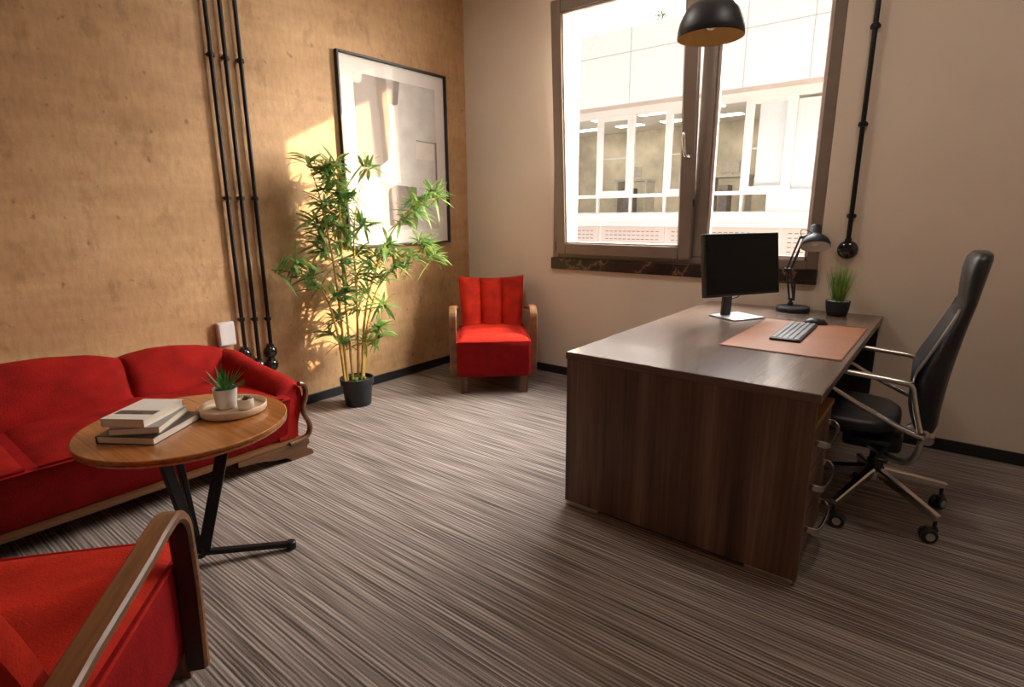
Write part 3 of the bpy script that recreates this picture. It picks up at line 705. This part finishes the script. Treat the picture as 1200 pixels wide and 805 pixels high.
# desk lamp
dlp = thing('desk_lamp', 'black articulated desk lamp in front of the window sill', 'desk lamp', (2.850, -.128, DH))
MB().lathe([(.092, 0), (.096, .004), (.096, .024), (.090, .031), (.03, .033), (.001, .033)], 48, cap1=False).build('lamp_base', 'shade_black', dlp, 40)
st_ = MB(); st_.lathe([(.016, .031), (.016, .050), (.010, .055)], 16, (-.022, .02, 0)); st_.tube([(-.022, .02, .05), (-.020, .02, .078)], .009, 10); st_.build('pivot', 'shade_black', dlp)
low = MB()
A_, B_ = Vector((-.020, .02, .072)), Vector((-.054, .025, .255))
for o in (-.011, .011): low.tube([A_ + Vector((o, 0, 0)), B_ + Vector((o, 0, 0))], .0060, 8)
low.tube([A_ + Vector((.014, .0, .0)), A_ + Vector((.010, 0, .105))], .0075, 10); low.tube([A_ + Vector((-.018, 0, 0)), A_ + Vector((.020, 0, 0))], .008, 10); low.tube([B_ + Vector((-.022, 0, 0)), B_ + Vector((.022, 0, 0))], .009, 10)
low.build('lower_arm', 'shade_black', dlp)
Cc = Vector((.003, .03, .452)); up_ = MB()
for o in ((-.010, 0, .004), (.010, 0, -.004)): up_.tube([B_ + Vector(o), Cc + Vector(o)], .0058, 8)
dr_ = (Cc - B_).normalized(); up_.tube([B_ + dr_ * .02 + Vector((.012, 0, -.004)), B_ + dr_ * .13 + Vector((.012, 0, -.004))], .0072, 10); up_.tube([Cc - Vector((.014, 0, 0)), Cc + Vector((.016, 0, 0))], .009, 10)
up_.build('upper_arm', 'shade_black', dlp)
Ms = Matrix.Translation((.082, .02, .400)) @ Matrix.Rotation(R(-9), 4, 'Y') @ Matrix.Rotation(R(-26), 4, 'X')
sh_ = MB(); sh_.lathe([(.080, -.002), (.082, 0), (.080, .020), (.070, .042), (.052, .060), (.036, .070), (.033, .078), (.033, .125), (.028, .134), (.012, .138), (.001, .138)], 40, M4=Ms, cap0=False, cap1=False); shd = sh_.build('lamp_shade', 'shade_black', dlp, 60)
i_ = MB(); i_.lathe([(.0795, -.001), (.077, .018), (.067, .038), (.049, .055), (.030, .064), (.001, .066)], 40, M4=Ms, cap0=False, cap1=False); tag(i_.build('shade_lining', 'shade_white', shd, 60), 'white inside of the lamp shade')
bl_ = MB(); bl_.lathe([(.012, .060), (.020, .045), (.026, .025), (.022, .010), (.010, .002), (.001, 0)], 20, M4=Ms, cap1=False); bl_.build('lamp_bulb', 'bulb', dlp)
MB().tube([Cc, Vector((.045, .025, .47)), Vector((.060, .02, .452))], .006, 8).build('shade_bracket', 'shade_black', dlp)
MB().tube(spline([Cc + Vector((0, 0, .0)), Cc + Vector((-.012, 0, .03)), Cc + Vector((.0, 0, .048)), Cc + Vector((.04, -.005, .035)), Vector((.062, .02, .47))], 6), .0024, 6).build('cable_loop', 'shade_black', dlp)
MB().tube(spline([(-.024, .03, .04), (-.05, .06, .03), (-.075, .075, .01), (-.11, .085, .004)], 6), .003, 6).build('power_cord', 'shade_black', dlp)

# grass pot
gp = thing('grass_plant', 'tufted green grass in a small black pot at the desk corner', 'plant', (3.092, -.138, DH))
MB().lathe([(.048, 0), (.053, .004), (.062, .045), (.066, .085), (.066, .088), (.061, .088), (.059, .078)], 36, cap1=False).build('pot', 'pot_black', gp, 50)
pb = MB(); pb.lathe([(.0005, .083), (.03, .082), (.060, .078)], 24, cap0=False, cap1=False)
for i in range(40):
    a, r_ = rnd(0, 6.28), .055 * math.sqrt(rnd(0, 1)); bm = bmesh.new(); bmesh.ops.create_icosphere(bm, subdivisions=1, radius=rnd(.005, .008)); pb._merge(bm, Matrix.Translation((r_ * math.cos(a), r_ * math.sin(a), .084)))
pb.build('pebbles', 'pebble', gp)
g_ = MB()
for i in range(190):
    a, r_ = rnd(0, 6.28), .034 * math.sqrt(rnd(0, 1)); lean = rnd(.0, .42) if i > 14 else rnd(.5, .95)
    if math.sin(a) > .2: lean = min(lean, .30)
    blade(g_, (r_ * math.cos(a), r_ * math.sin(a), .080), (math.sin(lean) * math.cos(a), math.sin(lean) * math.sin(a), math.cos(lean)), rnd(.16, .27) if i > 14 else rnd(.20, .28), rnd(.0028, .0042) if i > 14 else .0016, rnd(0, .25), 4)
g_.build('grass_blades', 'grass', gp, 60)

# ------------------------------------------------------------------ office chair
oc = thing('office_chair', 'black leather high-back office chair with polished metal arms', 'office chair', (3.440, -.990, 0), R(2))
def ell(cx, cy, rx, ry, z, n=32, p=2.6):
    out = []
    for k in range(n):
        a = 2 * PI * k / n; c, s = math.cos(a), math.sin(a)
        out.append((cx + rx * math.copysign(abs(c) ** (2 / p), c), cy + ry * math.copysign(abs(s) ** (2 / p), s), z))
    return out
# backrest : front and rear outline by height
lev = [(.455, .120, .190, .215), (.49, .105, .200, .235), (.58, .088, .203, .245), (.70, .085, .213, .248), (.78, .118, .222, .246), (.87, .155, .234, .240), (.95, .186, .246, .232), (1.0, .199, .256, .226), (1.05, .196, .263, .222), (1.12, .196, .274, .215), (1.17, .205, .281, .205), (1.19, .222, .279, .188)]
b = MB(); b.loft([ell((a + c) / 2, 0, (c - a) / 2, w, z, 40, 3.2) for z, a, c, w in lev]); b.build('backrest', 'leather', oc, 75)
pad = MB()
def padf(u, v):
    z = .50 + v * .47; w = interp([(r_[0], r_[3]) for r_ in lev], z) - .022; x = interp([(r_[0], r_[1]) for r_ in lev], z)
    e = min(1, min(u, 1 - u) / .15, min(v, 1 - v) / .1); e = 1 - (1 - e) ** 2
    return (x + .012 - .016 * e, (2 * u - 1) * w, z)
pad.grid(padf, 20, 24); pad.build('lumbar_pad', 'leather', oc, 80)
for s in (-1, 1):
    pts = [(interp([(r_[0], r_[1]) for r_ in lev], z) + .004, s * (interp([(r_[0], r_[3]) for r_ in lev], z) - .014), z) for z in (.66, .72, .78, .84, .90, .96, .985)]
    MB().tube(spline(pts, 4), [.0045] * 25, 8).build('side_trim', 'steel', oc)
rings = [ell(-.165, 0, .235 + a, .235 + a, z, 40, 3.4) for z, a in ((.418, -.03), (.426, -.008), (.445, .004), (.465, .0), (.480, -.02), (.487, -.06))]
b = MB(); b.loft(rings); b.build('seat_cushion', 'leather', oc, 75)
b = MB(); b.loft([ell(-.15, 0, .19 + a, .19 + a, z, 32, 4) for z, a in ((.385, -.05), (.40, -.01), (.427, 0))]); b.build('seat_pan', 'blackplastic', oc, 60)
for s in (-1, 1):
    y = s * .275
    # closed arm loop: rear upright, top bar forward, strut back down
    loop = [(.140, y, .49), (.122, y, .55), (.100, y, .64), (.092, y, .668), (.070, y, .682), (-.06, y, .692), (-.22, y, .702), (-.31, y, .706)]
    a = MB(); a.tube(spline(loop, 4), 1., sec=rsec(.017, .010, .5), up=(0, 1, 0))
    a.tube(spline([(-.325, y, .704), (-.25, y, .655), (-.12, y, .582), (.02, y, .517), (.10, y, .482), (.15, y, .470)], 4), 1., sec=rsec(.015, .009, .5), up=(0, 1, 0))
    a.build('armrest', 'chrome', oc, 50)
u_ = MB(); u_.tube(spline([(.150, -.278, .475), (.168, -.25, .457), (.185, -.18, .447), (.195, 0, .444), (.185, .18, .447), (.168, .25, .457), (.150, .278, .475)], 6), 1., sec=rsec(.026, .009, .5), up=(0, 0, 1)); u_.build('back_rail', 'chrome', oc, 50)
for s in (-1, 1):
    j = MB(); j.tube(spline([(.150, s * .262, .465), (.142, s * .262, .40), (.118, s * .245, .345), (.06, s * .19, .325), (-.02, s * .08, .322)], 5), 1., sec=rsec(.020, .011, .5), up=(0, 1, 0)); j.build('support_bracket', 'steel', oc, 50)
b = MB(); b.box(-.14, .09, -.075, .075, .30, .39, .02, 3); b.box(-.10, .05, -.20, .20, .375, .392, .006, 1); b.tube([(.02, -.06, .335), (.02, -.27, .345)], .007, 8); b.box(.0, .05, -.30, -.26, .335, .352, .005, 1); b.build('tilt_mechanism', 'blackplastic', oc)
MB().lathe([(.030, .185), (.034, .19), (.034, .235), (.026, .245), (.026, .305)], 24).build('gas_lift', 'blackplastic', oc)
sb = MB(); sb.lathe([(.034, .135), (.045, .145), (.045, .185), (.036, .195)], 24); star = sb.build('star_base', 'chrome', oc)
for k in range(5):
    a = R(-40 + 72 * k); c, s = math.cos(a), math.sin(a)
    lg = MB(); lg.tube([(c * .030, s * .030, .178), (c * .16, s * .16, .148), (c * .325, s * .325, .108)], [1.15, 1., .8], sec=[(-.018, .014), (-.012, .020), (.012, .020), (.018, .014), (.018, -.012), (-.018, -.012)], up=(-s, c, 0)); lg.build('base_leg', 'chrome', oc, 30)
    cs = MB(); px, py = c * .315, s * .315
    tw = R(200 + 40 * k); tc_, ts_ = math.cos(tw), math.sin(tw)
    for o in (-.014, .014):
        Mw = Matrix.Translation((px - ts_ * o + tc_ * .018, py + tc_ * o + ts_ * .018, .031)) @ Matrix.Rotation(tw, 4, 'Z') @ Matrix.Rotation(R(90), 4, 'X')
        cs.lathe([(.012, -.010), (.027, -.010), (.031, -.006), (.031, .006), (.027, .010), (.012, .010)], 24, M4=Mw)
    cs.tube([(px, py, .098), (px, py, .055)], .008, 10); cs.tube([(px - tc_ * .012, py - ts_ * .012, .056), (px + tc_ * .03, py + ts_ * .03, .056)], .011, 8)
    cas = cs.build('caster', 'blackplastic', oc, 40)
    for o in (-.0255, .0255):
        hc = MB()
        Mw = Matrix.Translation((px - ts_ * o + tc_ * .018, py + tc_ * o + ts_ * .018, .031)) @ Matrix.Rotation(tw, 4, 'Z') @ Matrix.Rotation(R(90), 4, 'X')
        hc.lathe([(.017, -.0015), (.017, .0015)], 20, M4=Mw)
        hc.build('hub_cap', 'steel', cas, 40)

# ------------------------------------------------------------------ pendant lamp
pl = thing('pendant_lamp', 'black dome pendant lamp with gold lining hanging before the window', 'lamp', (2.560, -1.070, 2.155))
s_ = MB(); s_.lathe([(.150, 0), (.152, .002), (.151, .03), (.143, .065), (.125, .105), (.098, .137), (.064, .158), (.03, .167), (.024, .172), (.022, .20), (.014, .215), (.004, .218)], 56, cap0=False); shd = s_.build('lamp_shade', 'shade_black', pl, 60)
i_ = MB(); i_.lathe([(.1495, .0005), (.1485, .03), (.1405, .063), (.1225, .102), (.096, .133), (.062, .153), (.001, .160)], 56, cap0=False, cap1=False); tag(i_.build('gold_lining', 'gold', shd, 60), 'gold inside of the pendant shade')
MB().lathe([(.014, .150), (.016, .11), (.028, .085), (.031, .062), (.024, .042), (.010, .034), (.001, .033)], 24, cap1=False).build('bulb', 'bulb', pl, 60)
MB().tube([(0, 0, .21), (0, 0, ZC - 2.155 - .02)], .0035, 8).build('cord', 'blackplastic', pl)
MB().lathe([(.05, ZC - 2.155 - .025), (.05, ZC - 2.155), (.01, ZC - 2.155)], 24).build('ceiling_rose', 'shade_black', pl)

# ------------------------------------------------------------------ outside
D = 11.
bl = thing('opposite_building', 'white office block with a band of windows across the yard', 'building', (0, D, 0))
u = MB(); u.box(-16, 9, 0, 5.5, 4.30, 6.20); u.mi = 1
for x in (-13, -10, -7.03, -4.03, -1.01, .45, 3.4, 6.4): u.box(x - .012, x + .012, -.004, .01, 4.30, 6.20)
u.box(-16, 9, -.004, .01, 5.588, 5.612)
u.build('upper_facade', ['facade', 'facade_joint'], bl, 0)
MB().box(-16, 9, .0, .62, 4.27, 4.30).build('soffit', 'soffit', bl, 0)
lo = MB(); lo.box(-16, 9, .35, .8, -.2, 1.34).box(-16, 9, .25, .6, .985, 1.06); lo.box(-.36, 9, .47, .8, 1.34, 1.86); lo.build('lower_facade', 'facade', bl, 0)
g_ = MB()
for x0, x1 in ((-16, -9.2), (-9.1, -5.05), (-4.95, -2.95), (-2.88, -1.95), (-1.88, .05), (.12, 3.), (3.1, 9)):
    g_.mi = 0; g_.box(x0, x1, .31, .36, -.1, .98)
    g_.mi = 1
    if x1 < -6 or x0 > 2: continue
    for r_ in range(7):
        k = x0 + .15
        while k < x1 - .22: g_.box(k, k + .09, .300, .315, .83 - r_ * .112, .85 - r_ * .112); k += .145
g_.build('vent_grille', ['grille', 'slot'], bl, 0)
MULL = [-12.2, -11.2, -9.4, -8.3, -7.3, -6.4, -5.22, -4.13, -3.08, -1.86, -.98, .10, 1.1, 2.2, 3.3, 4.4, 6, 7.6]
wf = MB()
for x in MULL: wf.box(x - .055, x + .055, .47, .58, 1.90, 4.06)
for x in MULL[:11]: wf.box(x - .03, x + .03, .47, .58, 1.38, 1.80)
wf.box(-16, 9, .44, .585, 1.80, 1.90).box(-16, 9, .44, .585, 4.06, 4.269).box(-16, -.365, .44, .585, 1.345, 1.38)
wf.build('window_frame', 'winwhite', bl, 0)
for i, (a, c) in enumerate(zip(MULL, MULL[1:])):
    s_ = None
    if i % 2 == 0 and i < 13:
        s_ = MB(); z0_, z1_ = 1.90, 4.06; w_ = .10
        s_.box(a + .056, a + .056 + w_, .455, .515, z0_, z1_).box(c - .056 - w_, c - .056, .455, .515, z0_, z1_).box(a + .056 + w_, c - .056 - w_, .455, .515, z0_, z0_ + w_).box(a + .056 + w_, c - .056 - w_, .455, .515, z1_ - w_, z1_)
        s_.box(a + .05, c - .05, .62, .64, 2.92, 2.95)
        s_.build('opening_sash', 'winwhite', bl, 0)
    MB().box(a + .056, c - .056, .52, .53, 1.902, 4.058).build('pane', 'glass', bl, 0)
MB().box(-16, -.365, .585, .59, 1.34, 1.84).build('lower_pane', 'glass', bl, 0)
bb = MB(); bb.box(-.72, .05, .60, .62, 1.9, 4.08).box(.14, 9, .60, .62, 1.9, 4.0).box(-2.72, -1.9, .60, .62, 1.9, 4.05); bb.build('roller_blind', 'blind', bl, 0)
ir = MB(); ir.box(-16, 9, 4.6, 4.8, 1.2, 4.3); ir.mi = 1; ir.box(-16, 9, .8, 4.7, 1.18, 1.28); ir.mi = 2; ir.box(-16, 9, .65, 4.7, 4.22, 4.27); ir.box(-16.2, -16, 0, 5, -.2, 4.3).box(9, 9.2, 0, 5, -.2, 4.3)
ir.build('office_interior', ['inwall', 'infloor', 'facade'], bl, 0)
lp = MB()
for x in (-12.5, -9.8, -7.2, -5.6, -4.0, -2.4, -.6, 1.5): 
    for y in (1.5, 3.2): lp.box(x - .45, x + .45, y - .18, y + .18, 4.205, 4.222)
lp.build('ceiling_lights', 'lightpanel', bl, 0)
for i, x in enumerate((-7.6, -4.5, -1.6)):
    w_ = MB(); w_.box(x - .55, x + .55, 1.2, 1.9, 2.30, 2.36)
    for a in (-.5, .45): w_.box(x + a, x + a + .05, 1.25, 1.85, 1.28, 2.30)
    w_.box(x - .2, x + .25, 1.35, 1.42, 2.42, 2.72).box(x, x + .06, 1.38, 1.44, 2.36, 2.5); w_.mi = 1; w_.box(x - .25, x + .0, 1.3, 1.7, 1.3, 2.1)
    tag(w_.build('workstation', ['indesk', 'p_dark'], None, 0), ('pale desk with a screen behind the leftmost part of the window band', 'pale desk with a screen behind the tilted sash in the opposite office', 'pale desk with a screen in the opposite office behind the fixed pane')[i], 'desk', 'desks in the opposite office').location = (0, D, 0)
MB_ = MB().box(-30, 30, T + .02, 30, -3.2, -3.0); structure(MB_.build('ground', 'ground', smooth=0), 'paved yard between the two buildings', 'ground')
MB().box(-16, 9, .36, 5.5, -3.0, -.2).build('ground_storey', 'facade', bl, 0)
for i, (x, z, s_, lab) in enumerate(((-3.30, 6.20, .22, 'little green shrub on the opposite roof edge beside the pendant lamp'), (-5.30, 6.20, .10, 'tiny green sprig on the opposite roof edge by the window frame'))):
    r_ = thing('roof_shrub', lab, 'shrub', (x, D + .25, z))
    l = MB()
    for k in range(60 if i == 0 else 16):
        a, e = rnd(0, 6.28), rnd(-.2, 1.5); rr = s_ * rnd(.1, .8)
        p_ = Vector((math.cos(a) * math.cos(e) * rr, math.sin(a) * math.cos(e) * rr, s_ * .5 + math.sin(e) * rr))
        blade(l, p_, (math.cos(a), math.sin(a), rnd(-.3, 1)), s_ * .55, s_ * .22, .2, 3)
    l.build('foliage', 'shrubleaf', r_, 60); MB().tube([(0, 0, 0), (0, 0, s_ * .6)], s_ * .06, 6).build('stem', 'legwood', r_)
# unseen fin added right of the window to cut the sun patch
structure(MB().box(WX1 + .03, WX1 + .30, T, T + .40, -3.0, 4.2).build('sun_cut_fin', 'facade', smooth=0), 'unseen fin added outside the window to cut the sun', 'wall')

# ------------------------------------------------------------------ light
FILL_W = 5.  # out-of-view ceiling fixtures below are added to brighten the room
M['fill_diffuser'] = mat('fill_diffuser', (.9, .88, .82), .5, var=.01, emit=(1, .9, .75), estr=2.)
for x, y, lab in ((1.4, -1.5, 'added flat round fill light above the sofa side of the room'), (3.6, -1.5, 'added flat round fill light above the office chair side of the room')):
    cl = thing('fill_ceiling_light', lab, 'fill light', (x, y, ZC), 0, 'added fill lights')
    MB().lathe([(.30, 0), (.30, -.05), (.285, -.058), (.28, -.05), (.28, -.04)], 48, cap0=False, cap1=False).build('housing', 'white_plastic', cl)
    MB().lathe([(.281, -.045), (.001, -.045)], 48, cap0=False, cap1=False).build('diffuser', 'fill_diffuser', cl)
    ld = bpy.data.lights.new('fill_lamp', 'AREA'); ld.shape = 'DISK'; ld.size = .55; ld.energy = FILL_W * (1.2 if x < 2 else .65); ld.color = (1., .90, .80)
    lo_ = bpy.data.objects.new('fill_lamp', ld); C.objects.link(lo_); lo_.parent = cl; lo_.location = (0, 0, -.062)
SUN = Vector((1.163, 1., .515)).normalized()      # towards the sun
sd = bpy.data.lights.new('sun', 'SUN'); sd.energy = 5.; sd.angle = R(.8); sd.color = (1., .76, .46)
so = bpy.data.objects.new('sun', sd); C.objects.link(so); so.rotation_euler = SUN.to_track_quat('Z', 'Y').to_euler()
w = bpy.data.worlds.new('sky'); sc.world = w; w.use_nodes = True; nt = w.node_tree
bg = nt.nodes['Background']
geo = N(nt, 'ShaderNodeTexCoord')
nrm = N(nt, 'ShaderNodeVectorMath', operation='NORMALIZE'); nt.links.new(geo.outputs['Generated'], nrm.inputs[0])
dt = N(nt, 'ShaderNodeVectorMath', operation='DOT_PRODUCT'); nt.links.new(nrm.outputs[0], dt.inputs[0])
HZ = Vector((1.0, 1., .85)).normalized(); dt.inputs[1].default_value = HZ
mx = N(nt, 'ShaderNodeMath', operation='MAXIMUM'); nt.links.new(dt.outputs['Value'], mx.inputs[0]); mx.inputs[1].default_value = 0
pw = N(nt, 'ShaderNodeMath', operation='POWER'); nt.links.new(mx.outputs[0], pw.inputs[0]); pw.inputs[1].default_value = 5.
sep = N(nt, 'ShaderNodeSeparateXYZ'); nt.links.new(nrm.outputs[0], sep.inputs[0])
rz = ramp(nt, [(.0, (.25, .24, .23)), (.5, (.9, .88, .86)), (.68, (1.15, 1.13, 1.12)), (.78, (5., 5., 5.1)), (.9, (9., 9.1, 9.4)), (1., (10., 10.2, 10.6))])
mr = N(nt, 'ShaderNodeMapRange'); mr.inputs[1].default_value = -1; mr.inputs[2].default_value = 1; nt.links.new(sep.outputs['Z'], mr.inputs[0]); nt.links.new(mr.outputs[0], rz.inputs[0])
au = mix(nt, (0, 0, 0), (1., .90, .78), pw.outputs[0])
sc_ = N(nt, 'ShaderNodeVectorMath', operation='SCALE'); nt.links.new(au, sc_.inputs[0]); sc_.inputs['Scale'].default_value = 28.
ad = N(nt, 'ShaderNodeVectorMath', operation='ADD'); nt.links.new(rz.outputs[0], ad.inputs[0]); nt.links.new(sc_.outputs[0], ad.inputs[1])
my = N(nt, 'ShaderNodeMapRange'); my.inputs[1].default_value = -.2; my.inputs[2].default_value = .5; my.inputs[3].default_value = .13; my.inputs[4].default_value = 1.
nt.links.new(sep.outputs['Y'], my.inputs[0])
s3 = N(nt, 'ShaderNodeVectorMath', operation='SCALE'); nt.links.new(ad.outputs[0], s3.inputs[0]); nt.links.new(my.outputs[0], s3.inputs['Scale'])
nt.links.new(s3.outputs[0], bg.inputs['Color']); bg.inputs['Strength'].default_value = 1.
pt = bpy.data.lights.new('window_portal', 'AREA'); pt.shape = 'RECTANGLE'; pt.size = WX1 - WX0; pt.size_y = WZ1 - WZ0; pt.cycles.is_portal = True
po = bpy.data.objects.new('window_portal', pt); C.objects.link(po); po.location = ((WX0 + WX1) / 2, T + .03, (WZ0 + WZ1) / 2); po.rotation_euler = (R(-90), 0, 0)

# ------------------------------------------------------------------ camera
cam = bpy.data.cameras.new('camera'); co = bpy.data.objects.new('camera', cam); C.objects.link(co); sc.camera = co
yaw, pitch, roll = R(38.328), R(13.034), R(-.392)
cyw, syw = math.cos(yaw), math.sin(yaw)
fw = Vector((-syw * math.cos(pitch), cyw * math.cos(pitch), -math.sin(pitch))); rt = Vector((cyw, syw, 0)); upv = rt.cross(fw)
r2 = rt * math.cos(roll) + upv * math.sin(roll); u2 = -rt * math.sin(roll) + upv * math.cos(roll)
mw = Matrix(((r2.x, u2.x, -fw.x, 3.61), (r2.y, u2.y, -fw.y, -3.92), (r2.z, u2.z, -fw.z, 1.352), (0, 0, 0, 1)))
co.matrix_world = mw
cam.sensor_fit = 'HORIZONTAL'; cam.sensor_width = 36.; cam.lens = 654.91 / 1200 * 36.; cam.clip_start = .02; cam.clip_end = 200
vs = sc.view_settings; vs.view_transform = 'Standard'; vs.look = 'None'; vs.gamma = 1.; vs.use_curve_mapping = False; vs.exposure = 1.1
cy_ = sc.cycles; cy_.use_denoising = True; cy_.max_bounces = 10; cy_.diffuse_bounces = 6; cy_.transparent_max_bounces = 16; cy_.sample_clamp_indirect = 8.
